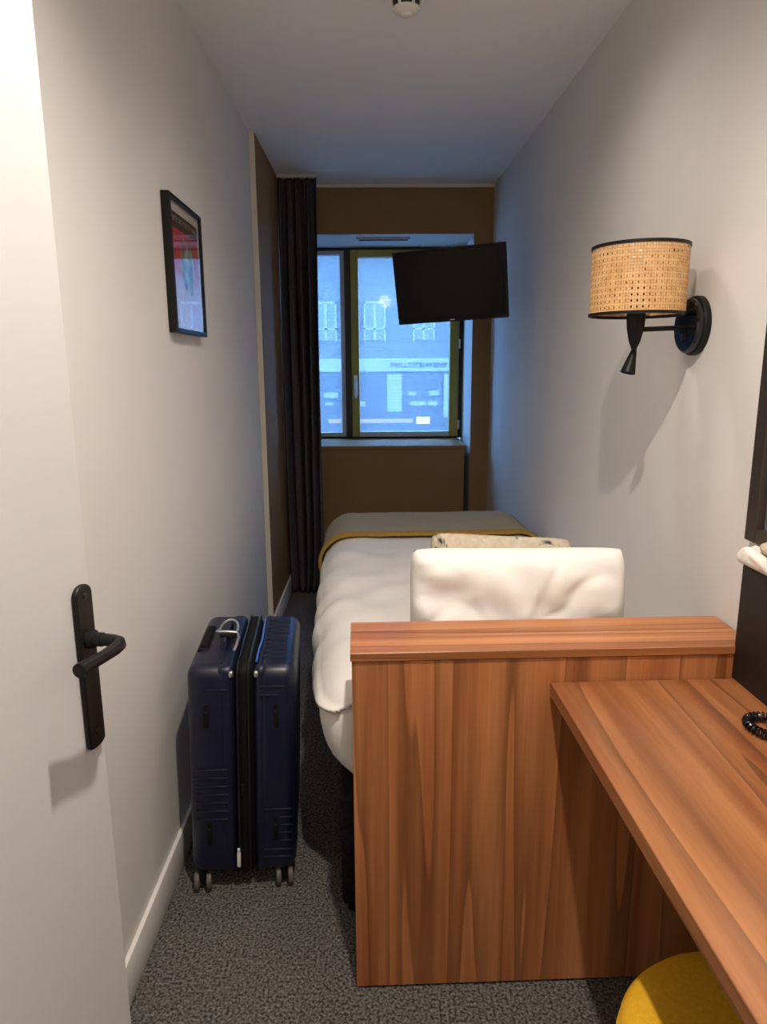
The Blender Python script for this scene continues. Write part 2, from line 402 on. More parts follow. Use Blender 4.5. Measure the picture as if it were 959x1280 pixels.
# vent slot in the window soffit
v = empty('soffit_vent', (.06, YF+.13, NZ)); tag(v, 'slim dark ventilation slot in the soffit above the window', 'vent')
b = B(); b.box(-.17, .17, -.03, .03, -.012, -.0005, .003, 2); b.build('vent_frame', M['paleframe'], v)
b = B()
for i in range(5): b.box(-.155, .155, -.022+i*.009, -.018+i*.009, -.0145, -.011)
b.build('louvre', M['darkframe'], v, smooth=False)

# ---- open door at the left
TD = Vector((-.150, -.9887, 0)); ND = Vector((.9887, -.150, 0)); ED = Vector((-.387, .900, 0))
# local x: along the leaf towards the hinge, local y: out of the seen face, local z up
Mdoor = Matrix(((TD.x, ND.x, 0, ED.x), (TD.y, ND.y, 0, ED.y), (0, 0, 1, 0), (0, 0, 0, 1)))
door = B().box(0, .74, -.04, 0, .008, 2.06, .002, 1).build('door_1', M['door'], smooth=False)
door.matrix_world = Mdoor
struct(door, 'open white door leaf with black lever handle at the left edge', 'door')
dh = empty('door_handle'); dh.parent = door; dh.location = (.027, 0, 1.03)
tag(dh, 'black metal lever handle on a long rounded plate')
# long plate, rounded ends (drawn in xy then stood up)
out = []
w2, h2 = .0185, .116
for i in range(13): a = PI*i/12; out.append((w2*math.cos(a), h2-w2*.75+w2*.75*math.sin(a)))
for i in range(13): a = PI+PI*i/12; out.append((w2*math.cos(a), -h2+w2*.35+w2*.35*math.sin(a)))
b = B(); b.prism(out, .0003, .0085, Matrix(((1, 0, 0, 0), (0, 0, 1, 0), (0, 1, 0, -.003), (0, 0, 0, 1))))
pl = b.build('handle_plate', M['black'], dh, angle=30)
md = pl.modifiers.new('b', 'BEVEL'); md.width = .0025; md.segments = 2; md.limit_method = 'ANGLE'
b = B()
b.lathe([(0, 0), (.0125, 0), (.0125, .008), (.0095, .010), (.0095, .02), (0, .02)], 20, T(0, .0085, .038) @ RX(-PI/2))
pts = [(0, .012, .038), (0, .030, .038), (0, .044, .0375), (.003, .053, .037), (.010, .0575, .0365), (.022, .058, .036), (.045, .056, .036), (.07, .053, .037), (.094, .0515, .0375)]
b.tube(pts, [.0085, .0085, .0082, .0082, .0084, .0084, .0078, .0082, .0092], 14)
b.build('lever', M['black'], dh, angle=50)
b = B()
for z in (.098, -.095): b.lathe([(0, .0018), (.0038, .0014), (.0042, 0)], 12, T(0, .0085, z) @ RX(-PI/2))
b.build('screw', M['zipteeth'], dh)

# ------------------------------------------------------------------ headboard, desk, bed (aligned with the right wall)
def furn(name, u=0, w=0, z=0, rz=0):
    c, s = math.cos(PHI), math.sin(PHI)
    return empty(name, (FURN[0]+u*c-w*s, FURN[1]+u*s+w*c, z), (0, 0, PHI+rz))
hb = furn('headboard'); tag(hb, 'tall cherry wood headboard box with a flat top standing at the bed head', 'headboard')
UR = .864
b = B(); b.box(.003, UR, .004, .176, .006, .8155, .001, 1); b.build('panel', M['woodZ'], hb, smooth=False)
b = B(); b.box(0, UR, 0, .180, .8175, .836, .0012, 1); b.build('top_board', M['woodX'], hb, smooth=False)
b = B(); b.box(.02, UR, .012, .17, 0, .006); b.build('plinth', M['base'], hb, smooth=False)

dk = furn('desk', .423, -.002); tag(dk, 'cherry wood wall desk with a wide overhanging top in front of the headboard', 'desk')
DW = UR-.423
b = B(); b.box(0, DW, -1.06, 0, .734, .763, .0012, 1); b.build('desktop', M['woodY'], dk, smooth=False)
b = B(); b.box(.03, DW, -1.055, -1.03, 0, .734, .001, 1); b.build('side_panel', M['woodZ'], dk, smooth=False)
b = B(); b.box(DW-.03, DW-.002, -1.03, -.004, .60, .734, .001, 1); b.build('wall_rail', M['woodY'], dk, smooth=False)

lb = furn('ledge_box', .816, .004, .7635); tag(lb, 'tall narrow black box panel standing on the desk against the right wall', 'box')
b = B(); b.box(0, .0475, -1.03, 0, 0, .252, .0015, 1); b.build('body', M['blackbox'], lb, smooth=False)
b = B(); b.box(-.001, .0475, -1.031, .001, .252, .256, .001, 1); b.build('top_edge', M['black'], lb, smooth=False)

# mirror on the right wall above the ledge
mr = furn('wall_mirror', UR-.003, .054, 1.056); tag(mr, 'large mirror in a dark brown frame on the right wall above the black box', 'mirror')
b = B()
b.box(-.020, 0, -.040, 0, 0, .95, .002, 1).box(-.020, 0, -1.05, -.995, 0, .95, .002, 1).box(-.020, 0, -.995, -.040, 0, .03, .002, 1).box(-.020, 0, -.995, -.040, .92, .95, .002, 1)
b.build('frame', M['mirrorframe'], mr, smooth=False)
b = B(); b.box(-.010, -.002, -.995, -.040, .03, .92); b.build('glass', M['mirror'], mr, smooth=False)

def rbox_grid(n, half, r, off=0):
    """rounded box as a fine grid; returns bmesh"""
    bm = bmesh.new(); hx, hy, hz = half; nx, ny, nz = n
    seen = {}
    def vert(p):
        k = tuple(round(c, 5) for c in p)
        if k in seen: return seen[k]
        P = Vector(p); ins = Vector((max(hx-r, 0), max(hy-r, 0), max(hz-r, 0)))
        q = Vector([max(-i, min(i, c)) for c, i in zip(P, ins)])
        d = P-q
        if d.length > 1e-9: d.normalize(); P2 = q+d*(r+off)
        else: P2 = P
        v = bm.verts.new(P2); seen[k] = v; return v
    def lin(h, m): return [-h+2*h*i/m for i in range(m+1)]
    X, Y, Z = lin(hx, nx), lin(hy, ny), lin(hz, nz)
    for i in range(nx):
        for j in range(ny):
            for z in (-hz, hz): bm.faces.new([vert((X[a], Y[c], z)) for a, c in ((i, j), (i+1, j), (i+1, j+1), (i, j+1))])
    for i in range(nx):
        for k in range(nz):
            for y in (-hy, hy): bm.faces.new([vert((X[a], y, Z[c])) for a, c in ((i, k), (i+1, k), (i+1, k+1), (i, k+1))])
    for j in range(ny):
        for k in range(nz):
            for x in (-hx, hx): bm.faces.new([vert((x, Y[a], Z[c])) for a, c in ((j, k), (j+1, k), (j+1, k+1), (j, k+1))])
    bmesh.ops.recalc_face_normals(bm, faces=bm.faces)
    return bm

BX0, BX1, BY0, BY1, BZ0, BZ1 = -.128, .850, .200, 2.262, .345, .650
BC = Vector(((BX0+BX1)/2, (BY0+BY1)/2, (BZ0+BZ1)/2)); BH = ((BX1-BX0)/2, (BY1-BY0)/2, (BZ1-BZ0)/2)
bed = furn('single_bed'); tag(bed, 'single bed on a black base pushed against the right wall', 'bed')
b = B(); b.box(-.035, .845, .22, 2.20, .035, .345, .012, 2); b.build('base', M['base'], bed)
for (x, y) in ((.0, .26), (.0, 2.12), (.79, .26), (.79, 2.12)):
    b = B(); b.lathe([(0, 0), (.022, 0), (.026, .036), (0, .036)], 16, T(x, y, 0)); b.build('leg', M['black'], bed)
def bed_shift(p, amt):
    # underside tucks in towards the base on the open side; soft crown on top
    t = max(0, min(1, (.56-p.z)/.21)); side = max(0, min(1, (.25-p.x)/.35))
    p.x += .085*t*t*side
    p.x += .045*max(0, min(1, (1.0-p.y)/.8))*side
    return p
bm = rbox_grid((24, 50, 10), BH, .11)
for v in bm.verts:
    v.co = bed_shift(v.co+BC, 0)
    v.co.z += .004*noise.noise(v.co*6)
bb = B(); bb.bm.free(); bb.bm = bm; bb.build('mattress', M['sheet'], bed, angle=180)

def bed_cover(name, keep, off, mat, parent=None, thick=.008, wr=.006, n=(72, 150, 30), disp=None, lift=False):
    bm = rbox_grid(n, BH, .11, off)
    for v in bm.verts: v.co = bed_shift(v.co+BC, 0)
    bmesh.ops.delete(bm, geom=[f for f in bm.faces if not keep(f.calc_center_median())], context='FACES')
    bm.normal_update()
    if lift:
        for v in bm.verts:
            p = v.co
            if p.x < .3 and p.z < .60: p.z += max(0, .50-p.y)*.42*(.60-p.z)/.13; p.x -= .004
    for v in bm.verts:
        p = v.co; a = noise.noise(Vector((p.x*5, p.y*2.2, p.z*4)))*wr+noise.noise(Vector((p.x*14+3, p.y*9, p.z*9)))*wr*.5
        if disp: a += disp(p)
        v.co = p+v.normal*(a+wr*.6)
        v.co.x = min(v.co.x, .856)
    bb = B(); bb.bm.free(); bb.bm = bm
    o = bb.build(name, mat, parent, angle=180)
    s = o.modifiers.new('s', 'SOLIDIFY'); s.thickness = thick; s.offset = -1
    return o
def hem(p):      # lower edge of the duvet on the open side; the corner at the bed head is turned up
    return .470
def duv_wr(p):
    # long soft pull-folds running from the open side
    f = 0
    f += .006*math.exp(-((p.x+.02)/.16)**2)*math.sin(p.y*19+p.x*12)*(1 if p.z > .5 else .5)
    f += .003*math.sin(p.y*31-p.x*22)*math.exp(-((p.y-.9)/.6)**2)
    return f
dv = furn('duvet'); tag(dv, 'white duvet covering the single bed', 'duvet')
bed_cover('cover', lambda p: p.z > hem(p) and p.y > .215 and p.y < 2.275, .008, M['sheet'], dv, .012, .007, disp=duv_wr, lift=True)
th = furn('throw_blanket'); tag(th, 'greige throw blanket with mustard edge folded over the foot of the bed', 'blanket')
TY = 1.70
bed_cover('cloth', lambda p: p.z > .42 and p.y > TY, .026, M['throw'], th, .006, .004)
bed_cover('edge_band', lambda p: p.z > .42 and TY-.035 < p.y < TY+.03, .028, M['mustard'], th, .008, .004, n=(72, 300, 30),
          disp=lambda p: .010*max(0, 1-((p.y-TY+.003)/.034)**2))

def pillow(name, w, h, t, mat, wr=.008, e=.35, seed=0, nw=64, nh=44, ruffle=0):
    bm = bmesh.new(); g = {}
    for s in (-1, 1):
        for i in range(nw+1):
            for j in range(nh+1):
                a = -1+2*i/nw; c = -1+2*j/nh
                edge = i in (0, nw) or j in (0, nh)
                if edge and s == 1: g[(s, i, j)] = g[(-1, i, j)]; continue
                prof = (max(0, 1-abs(a)**5)*max(0, 1-abs(c)**4.2))**e
                # sides pull in a little between the corners
                rc = 1-.055*(abs(a)*abs(c))**5
                x = a*w/2*rc*(1-.02*(1-c*c)*abs(a)**3); z = c*h/2*rc*(1-.035*(1-a*a)*abs(c)**3)
                y = s*t/2*prof
                q = Vector((x*7+seed, z*7+s*3, seed))
                y += s*wr*prof*(noise.noise(q)+.6*noise.noise(q*2.3))
                y += s*wr*.9*prof*math.exp(-(a+1)*1.6)*math.sin(c*8+a*7+math.sin(a*5))
                fold = abs(noise.noise(Vector((x*6+seed, z*10-x*4, s*2+seed))))
                y -= s*wr*.8*prof*max(0, .22-fold)*2.2
                if edge and ruffle:
                    k = ruffle*math.sin((i+j)*2.1); x += (k if i in (0, nw) else 0); z += (k if j in (0, nh) else 0); y += .6*ruffle*math.sin((i*1.3+j)*1.7)
                g[(s, i, j)] = bm.verts.new((x, y, z))
        for i in range(nw):
            for j in range(nh):
                bm.faces.new([g[(s, i, j)], g[(s, i+1, j)], g[(s, i+1, j+1)], g[(s, i, j+1)]])
    bb = B(); bb.bm.free(); bb.bm = bm
    return bb.build(name, mat, None, angle=180)
c_, s_ = math.cos(PHI), math.sin(PHI)
def FP(u, w, z): return (FURN[0]+u*c_-w*s_, FURN[1]+u*s_+w*c_, z)
p1 = pillow('bed_pillow', .545, .335, .155, M['pillow'], .019, .42, 2.3)
p1.location = FP(.414, .290, .815); p1.rotation_euler = (-.06, math.radians(.6), PHI)
tag(p1, 'plump white pillow standing upright behind the headboard', 'pillow')
p2 = pillow('throw_cushion', .41, .32, .10, M['cushion'], .006, .45, 9.1, 60, 50, .002)
p2.location = FP(.415, .470, .812); p2.rotation_euler = (-.50, math.radians(3.5), PHI)
tag(p2, 'small beige patterned cushion leaning behind the white pillow', 'cushion')

# ------------------------------------------------------------------ curtain
def curtain():
    root = empty('curtain', (-.45, 4.30, 0)); tag(root, 'floor length charcoal curtain drawn to the left of the window', 'curtain')
    bm = bmesh.new(); nx, nz = 160, 60; ztop = HC-.02
    rows = []
    for k in range(nz+1):
        t = k/nz; z = ztop*(1-t)+.004*t
        row = []
        x0 = -.100+.012*t; x1 = .125-.005*t
        for i in range(nx+1):
            s = i/nx
            amp = .016+.030*min(1, t*3)+.008*t
            ph = PI+s*2*PI*4.3+.5*math.sin(t*3+s*4)
            y = amp*math.sin(ph)+.010*math.sin(ph*2.3+t*2)-.11*max(0, t-.93)*s
            x = x0+(x1-x0)*s+.010*math.sin(ph*1.0+1.2)*min(1, t*2)
            if t > .9: x += (.02*(t-.9)*10)*(-s if s > .5 else .1)
            row.append(bm.verts.new((max(x, -.103), y, z)))
        rows.append(row)
    for a, b in zip(rows, rows[1:]):
        for i in range(nx): bm.faces.new((a[i], a[i+1], b[i+1], b[i]))
    bb = B(); bb.bm.free(); bb.bm = bm
    o = bb.build('cloth', M['curtain'], root, angle=180)
    s = o.modifiers.new('s', 'SOLIDIFY'); s.thickness = .003
    b = B(); b.box(-.104, .125, -.012, .012, HC-.018, HC-.001); b.build('curtain_rail', M['reveal'], root, smooth=False)
curtain()

# ------------------------------------------------------------------ television on a wall arm
tv = empty('television', (.355, 3.382, 1.789)); tag(tv, 'black flat television tilted down on a wall arm in front of the window', 'television')
R_tv = RZ(-.309) @ RX(.224) @ RY(-.043)
tv.matrix_world = T(.355, 3.382, 1.789) @ R_tv
W2, H2 = .265, .165
b = B(); b.box(-W2, W2, .004, .034, -H2, H2, .004, 2); b.box(-.17, .17, .034, .058, -.12, .10, .012, 2); b.build('casing', M['tvbody'], tv)
b = B(); b.box(-W2, W2, -.002, .005, H2-.013, H2, .002, 1).box(-W2, W2, -.002, .005, -H2, -H2+.018, .002, 1).box(-W2, -W2+.013, -.002, .005, -H2+.018, H2-.013, .002, 1).box(W2-.013, W2, -.002, .005, -H2+.018, H2-.013, .002, 1)
b.build('bezel', M['tvbody'], tv)
b = B(); b.box(-W2+.012, W2-.012, .0005, .004, -H2+.017, H2-.012); b.build('screen', M['tvscreen'], tv, smooth=False)
b = B(); b.box(-.011, .011, -.003, -.0018, -H2+.007, -H2+.0105); b.build('badge', M['silver'], tv, smooth=False)
inv = (T(.355, 3.382, 1.789) @ R_tv).inverted()
def L3(p): return inv @ Vector(p)
b = B(); ye = 3.60
b.tube([(0, .058, 0), (0, .085, 0)], .022, 12)
b.tube([(0, .085, 0), L3((.50, 3.95, 1.79)), L3((xr(4.30)-.03, 4.30, 1.80))], .015, 10)
b.build('arm', M['black'], tv)
b = B(); b.box(-.012, .012, -.04, .04, -.08, .08, .003, 1, mat=inv @ T(xr(4.30)-.013, 4.30, 1.80) @ RZ(PHI)); b.build('wall_plate', M['black'], tv)

# ------------------------------------------------------------------ cane wall lamp
lp = empty('wall_lamp', (.648, 1.77, 1.532)); tag(lp, 'wall lamp with woven cane drum shade on a black arm', 'lamp')
RS = .113
b = B(); b.lathe([(RS, .012), (RS, .164)], 72); b.build('shade', M['cane'], lp)
for z in (.009, .166):
    b = B(); b.lathe([(RS-.003, z-.0036), (RS+.0018, z-.0036), (RS+.0018, z+.0036), (RS-.003, z+.0036), (RS-.003, z-.0036)], 72)
    tag(b.build('shade_trim', M['black'], lp), 'dark bound rim of the shade')
b = B(); b.lathe([(0, .085), (.017, .085), (.0215, .06), (.0225, .02), (.0225, .0), (.021, -.022), (.014, -.055), (.0075, -.070), (.0055, -.078), (0, -.078)], 28); b.build('lamp_holder', M['black'], lp)
b = B(); b.lathe([(0, .165), (.012, .160), (.026, .14), (.028, .125), (.020, .105), (.013, .09), (.013, .083), (0, .083)], 24); b.build('bulb', M['plastic'], lp)
b = B()
for k in range(3):
    a = k*2*PI/3+.4; b.tube([(.02*math.cos(a), .02*math.sin(a), .078), (RS*math.cos(a), RS*math.sin(a), .166)], .0015, 6)
b.build('shade_spider', M['black'], lp)
b = B(); b.lathe([(0, .002), (.006, .002), (.0075, -.002), (.0185, -.056), (.0165, -.0565), (.014, -.05), (0, -.05)], 24, T(0, 0, -.078) @ RY(.26) @ RX(-.12)); b.build('reading_head', M['black'], lp)
xw = xr(1.77)-.648
b = B(); b.tube([(.018, 0, -.026), (xw-.028, 0, -.022)], .0062, 14); b.build('arm', M['black'], lp)
b = B(); b.lathe([(0, 0), (.072, 0), (.072, .012), (.069, .0155), (0, .0155)], 48, T(xw-.0005, 0, -.018) @ RZ(PHI) @ RY(-PI/2)); b.build('wall_plate', M['black'], lp)
b = B(); b.lathe([(0, .0155), (.066, .0155), (.066, .026), (.061, .0305), (0, .0305)], 48, T(xw-.0005, 0, -.018) @ RZ(PHI) @ RY(-PI/2)); b.build('canopy', M['blackgloss'], lp)
b = B()
for y in (-.008, .008): b.box(xw-.0345, xw-.0305, y-.004, y+.004, -.052, -.036, .001, 1)
tag(b.build('rocker_switch', M['black'], lp), 'pair of small rocker switches')

# ------------------------------------------------------------------ framed picture
pc = empty('framed_picture', (XL+.0005, 2.205, 1.705)); tag(pc, 'small black framed red print with a painted pale reflection on the left wall', 'picture')
PW, PH, PD = .178, .187, .024
b = B(); fwid = .013
b.box(0, PD, -PW, -PW+fwid, -PH, PH, .001, 1).box(0, PD, PW-fwid, PW, -PH, PH, .001, 1).box(0, PD, -PW+fwid, PW-fwid, PH-fwid, PH, .001, 1).box(0, PD, -PW+fwid, PW-fwid, -PH, -PH+fwid, .001, 1)
b.build('frame', M['black'], pc, smooth=False)
b = B(); b.box(.004, .015, -PW+fwid, PW-fwid, -PH+fwid, PH-fwid); b.build('mount', M['mat'], pc, smooth=False)
b = B(); b.box(.015, .0156, -PW+.042, PW-.034, -PH+.030, PH-.040); pr = b.build('print', M['poster'], pc, smooth=False)
b = B(); random.seed(3); y = -PW+.05
while y < PW-.055:
    w = random.choice((.010, .014, .018)); h = .013
    b.box(.0156, .0160, y, y+w*.35, PH-.064, PH-.064+h)
    b.box(.0156, .0160, y, y+w, PH-.064+(h-.003 if random.random() < .5 else 0), PH-.064+(h if random.random() < .99 else .003))
    y += w+.006
b.build('print_lettering', M['letter'], pr, smooth=False)
b = B(); b.box(.0185, .0200, -PW+fwid, PW-fwid, -PH+fwid, PH-fwid); b.build('glass', M['picglass'], pc, smooth=False)

# ------------------------------------------------------------------ suitcase
sc_ = empty('suitcase', (-.386, 1.868, 0), (0, 0, math.radians(4.5)))
tag(sc_, 'large navy blue hard shell suitcase standing on the carpet by the left wall', 'suitcase')
LEAN = T(0, 0, .05) @ RY(math.radians(1.9)) @ T(0, 0, -.05)
SX, SY0, SY1, Z0, Z1 = .142, -.200, .200, .054, .664
def shell(sgn):
    b = B(); inn = .032 if sgn > 0 else .022; x0, x1 = sorted((sgn*inn, sgn*SX))
    b.box(x0, x1, SY0, SY1, Z0, Z1, .034, 6)
    # keep the inner side full: a liner slab without the big rounding
    a0, a1 = sorted((sgn*(inn-.002), sgn*.066)); 
    b.box(a0, a1, SY0+.001, SY1-.001, Z0+.001, Z1-.001, .018, 5)
    bmesh.ops.transform(b.bm, matrix=LEAN, verts=b.bm.verts)
    return b.build('shell', M['blue'], sc_, angle=35)
shl = {s: shell(s) for s in (-1, 1)}
def ribs(parent, boxes, name='rib', mat=None, bev=.0022):
    b = B()
    for x in boxes: b.box(*x, bev, 2)
    bmesh.ops.transform(b.bm, matrix=LEAN, verts=b.bm.verts)
    return b.build(name, mat or M['blue'], parent)
YR = SY0-.0036
# ribbed bands moulded in the end faces
ribs(shl[-1], [(-.126, -.040, YR, SY0+.004, .225+.0245*k, .2285+.0245*k) for k in range(7)], 'moulded_ribs')
ribs(shl[-1], [(-.098, -.036, YR, SY0+.004, .600, .604)], 'moulded_ledge')
ribs(shl[1], [(.052, .128, YR, SY0+.004, .250, .2545)]+[(.096, .130, YR, SY0+.004, .155+.0238*k, .1585+.0238*k) for k in range(4)]+[(.052, .130, YR, SY0+.004, .105+.0225*k, .109+.0225*k) for k in range(2)], 'moulded_ribs')
ribs(shl[1], [(.048, .112, YR, SY0+.004, .607, .612), (.048, .092, YR, SY0+.004, .584, .588)], 'moulded_ledge')
ribs(shl[1], [(.050, .112, -.135+.030*k, -.131+.030*k, Z1-.003, Z1+.0022) for k in range(10)], 'top_ribs')
# small feet on the end face
for (x, z, s) in ((-.092, .52, -1), (.088, .52, 1), (-.090, .175, -1), (.086, .185, 1)):
    b = B(); b.box(x-.0065, x+.0065, SY0-.007, SY0+.004, z-.024, z+.024, .005, 3); b.lathe([(0, .002), (.006, .002), (.007, 0)], 14, T(x, SY0-.001, z+.036) @ RX(PI/2))
    bmesh.ops.transform(b.bm, matrix=LEAN, verts=b.bm.verts); tag(b.build('side_foot', M['zip'], sc_), 'small black side foot')
# zip bands
b = B(); b.box(-.021, .031, SY0-.001, SY1+.001, Z0-.001, Z1+.001, .030, 6)
bmesh.ops.transform(b.bm, matrix=LEAN, verts=b.bm.verts); b.build('zip_band', M['zip'], sc_)
def ring(x, r=.0032, g=.003):
    pts = []; rr = .030; y0, y1, z0, z1 = SY0-g, SY1+g, Z0-g, Z1+g
    for cy, cz, a0 in ((y1-rr, z1-rr, 0), (y0+rr, z1-rr, PI/2), (y0+rr, z0+rr, PI), (y1-rr, z0+rr, 1.5*PI)):
        for k in range(7):
            a = a0+PI/2*k/6; pts.append(LEAN @ Vector((x, cy+rr*math.cos(a), cz+rr*math.sin(a))))
    return pts
for x in (-.010, .018):
    b = B(); b.tube(ring(x), .0032, 8, closed=True); b.build('zip', M['zipteeth'], sc_)
# corner guards catching the light at the top of the zip
for x in (-.027, .037):
    b = B(); b.box(x-.006, x+.006, SY0-.002, SY0+.014, Z1-.030, Z1-.012, .005, 3)
    bmesh.ops.transform(b.bm, matrix=LEAN, verts=b.bm.verts); tag(b.build('corner_cap', M['silver'], sc_), 'small shiny corner cap')
# silver zip puller low on the end face
b = B(); b.box(-.018, -.008, SY0-.0085, SY0-.004, .082, .128, .002, 2); b.tube([(-.013, SY0-.006, .128), (-.013, SY0-.008, .139)], .004, 8)
bmesh.ops.transform(b.bm, matrix=LEAN, verts=b.bm.verts); tag(b.build('zip_puller', M['whitemetal'], sc_), 'shiny pale metal zip puller')
b = B(); b.box(-.004, .005, SY0-.0085, SY0-.004, .30, .335, .002, 2)
bmesh.ops.transform(b.bm, matrix=LEAN, verts=b.bm.verts); b.build('zip_puller', M['zipteeth'], sc_)
# top carry handle (folded arch) and the telescopic handle well
b = B(); hz = Z1+.004
b.tube([LEAN @ Vector(p) for p in ((-.060, -.075, Z1-.004), (-.060, -.073, hz+.014), (-.060, -.055, hz+.020), (-.060, .055, hz+.020), (-.060, .073, hz+.014), (-.060, .075, Z1-.004))], .0085, 10)
b.build('carry_handle', M['blue'], sc_)
b = B(); b.box(-.130, -.098, -.085, .085, Z1-.016, Z1+.003, .005, 2); 
bmesh.ops.transform(b.bm, matrix=LEAN, verts=b.bm.verts); b.build('handle_well', M['black'], sc_)
b = B(); b.box(-.124, -.104, -.075, .075, Z1-.002, Z1+.010, .004, 2)
bmesh.ops.transform(b.bm, matrix=LEAN, verts=b.bm.verts); b.build('telescopic_handle', M['zip'], sc_)
# bright blue piping along the zip on the top
b = B(); b.tube([LEAN @ Vector(p) for p in ((.036, -.165, Z1+.001), (.036, -.08, Z1+.002), (.040, -.03, Z1+.002), (.036, .15, Z1+.001))], .003, 8)
M['brightblue'] = base_mat('bright blue trim', (.03, .12, .50, 1), .25)
tag(b.build('piping', M['brightblue'], sc_), 'bright blue trim line along the zip')
# four double wheels
for (x, y) in ((-.116, -.172), (.108, -.172), (-.116, .160), (.108, .160)):
    w = empty('castor'); w.parent = sc_; w.location = (x, y, 0)
    up = (LEAN @ Vector((x, y, Z0))).z
    b = B(); b.box(-.0075, .0075, -.017, .017, .024, up+.012, .006, 2); b.build('fork', M['zip'], w)
    for sx in (-1, 1):
        b = B(); b.lathe([(0, -.008), (.019, -.008), (.0258, -.0055), (.027, 0), (.0258, .0055), (.019, .008), (.006, .009), (0, .009)], 24, T(sx*.0165, -.006, .0272) @ RZ(.12) @ RY(PI/2)); b.build('wheel', M['wheel'], w)
# a strapped padlock tag lying on the top face
lk = empty('luggage_lock', (0, 0, 0)); 
lk.matrix_world = sc_.matrix_basis @ LEAN @ T(-.052, -.075, Z1+.0215)
tag(lk, 'silver looped cable padlock lying on top of the navy suitcase', 'padlock')
b = B(); b.tube([(.024*math.cos(a)-.002, .075+.050*math.sin(a), .0065+.008*math.sin(a)) for a in [PI*(-.12+1.24*k/18) for k in range(19)]], .0034, 8)
b.build('shackle', M['silver'], lk)
b = B(); b.box(-.020, .022, .012, .046, .0, .016, .005, 3); b.build('body', M['zip'], lk)
b = B(); b.tube([(-.026, .062, .010), (-.032, .040, .012), (-.022, .022, .018), (.0, .018, .020), (.026, .022, .016), (.033, .0, .010), (.030, -.045, .003), (.026, -.058, -.004)], .004, 8)
b.build('strap', M['silver'], lk)

# ------------------------------------------------------------------ stool, cord, cloths on the ledge, detector
st = empty('round_stool', (.555, .812, 0)); tag(st, 'round mustard yellow upholstered stool tucked under the desk', 'stool')
RT = .200
b = B(); b.lathe([(0, .40), (RT-.01, .40), (RT, .392), (RT+.001, .30), (RT, .10), (RT-.006, .09), (0, .09)], 64); b.build('upholstered_side', M['yellow'], st)
b = B(); b.lathe([(0, .452), (RT*.6, .451), (RT-.035, .447), (RT-.012, .437), (RT, .420), (RT, .408), (RT-.008, .401), (0, .401)], 64); b.build('seat', M['yellow'], st)
b = B(); b.tube([((RT+.0005)*math.cos(2*PI*k/64), (RT+.0005)*math.sin(2*PI*k/64), .4005) for k in range(64)], .0028, 6, closed=True); b.build('piping', M['yellow'], st)
for k in range(4):
    a = PI/4+k*PI/2
    b = B(); b.lathe([(0, 0), (.012, 0), (.018, .09), (0, .09)], 14, T(.13*math.cos(a), .13*math.sin(a), 0)); b.build('leg', M['black'], st)

cd = empty('coiled_cord', (.713, 1.150, .764)); tag(cd, 'black coiled cord lying in a loop on the desk below the black box', 'cord')
b = B(); pts = []
n = 620
for i in range(n+1):
    a = 2*PI*i/n*.97+.1; k = i/n*2*PI*27
    R0 = .0315+.0065*math.cos(k)
    pts.append((R0*math.cos(a)*1.05, R0*math.sin(a)*1.15, .0095+.0065*math.sin(k)))
b.tube(pts, .0026, 6); b.build('cord_coil', M['blackgloss'], cd)

def crumple(name, sx, sy, sz, mat, seed):
    bm = rbox_grid((16, 26, 10), (sx/2, sy/2, sz/2), min(sx, sy, sz)*.42)
    for v in bm.verts:
        p = v.co; q = Vector((p.x*22+seed, p.y*16, p.z*22))
        d = .010*noise.noise(q)+.006*noise.noise(q*2.4)
        low = max(0, min(1, (p.z+sz/2)/(sz*.6)))
        v.co = p+v.normal*d*low; v.co.z += .012*noise.noise(Vector((p.y*9, seed, p.x*4)))*low
    bb = B(); bb.bm.free(); bb.bm = bm; return bb.build(name, mat, None, angle=180)
c1 = crumple('white_cloth', .056, .24, .034, M['towel'], 4.0)
c1.location = FP(.834, -.098, .7635+.256+.0125); c1.rotation_euler = (0, 0, PHI)
tag(c1, 'crumpled white cloth lying on top of the tall black box', 'cloth')
c2 = crumple('beige_cloth', .030, .17, .022, M['beige'], 8.5)
c2.location = FP(.838, -.118, .7635+.256+.031+.0095); c2.rotation_euler = (0, 0, PHI)
tag(c2, 'small beige cloth lying on the white cloth in front of the mirror', 'cloth')

sd = empty('smoke_detector', (.103, 2.325, HC)); tag(sd, 'round white smoke detector with black vents on the ceiling', 'smoke detector')
b = B(); b.lathe([(0, -.0005), (.055, -.0005), (.055, -.009), (.050, -.012), (0, -.012)], 40); b.build('base', M['plastic'], sd)
b = B(); b.lathe([(0, -.012), (.040, -.012), (.037, -.040), (0, -.040)], 40); b.build('sensor_chamber', M['detdark'], sd)
for k in range(6):
    b = B(); b.tube([(.047, 0, -.011), (.045, 0, -.026), (.038, 0, -.041)], .0045, 8); o = b.build('vent_rib', M['plastic'], sd); o.rotation_euler = (0, 0, k*PI/3+PI/6+.5)
b = B(); b.lathe([(0, -.039), (.041, -.039), (.042, -.042), (.036, -.049), (.019, -.054), (.018, -.057), (.014, -.060), (0, -.0605)], 40); b.build('cap', M['plastic'], sd)

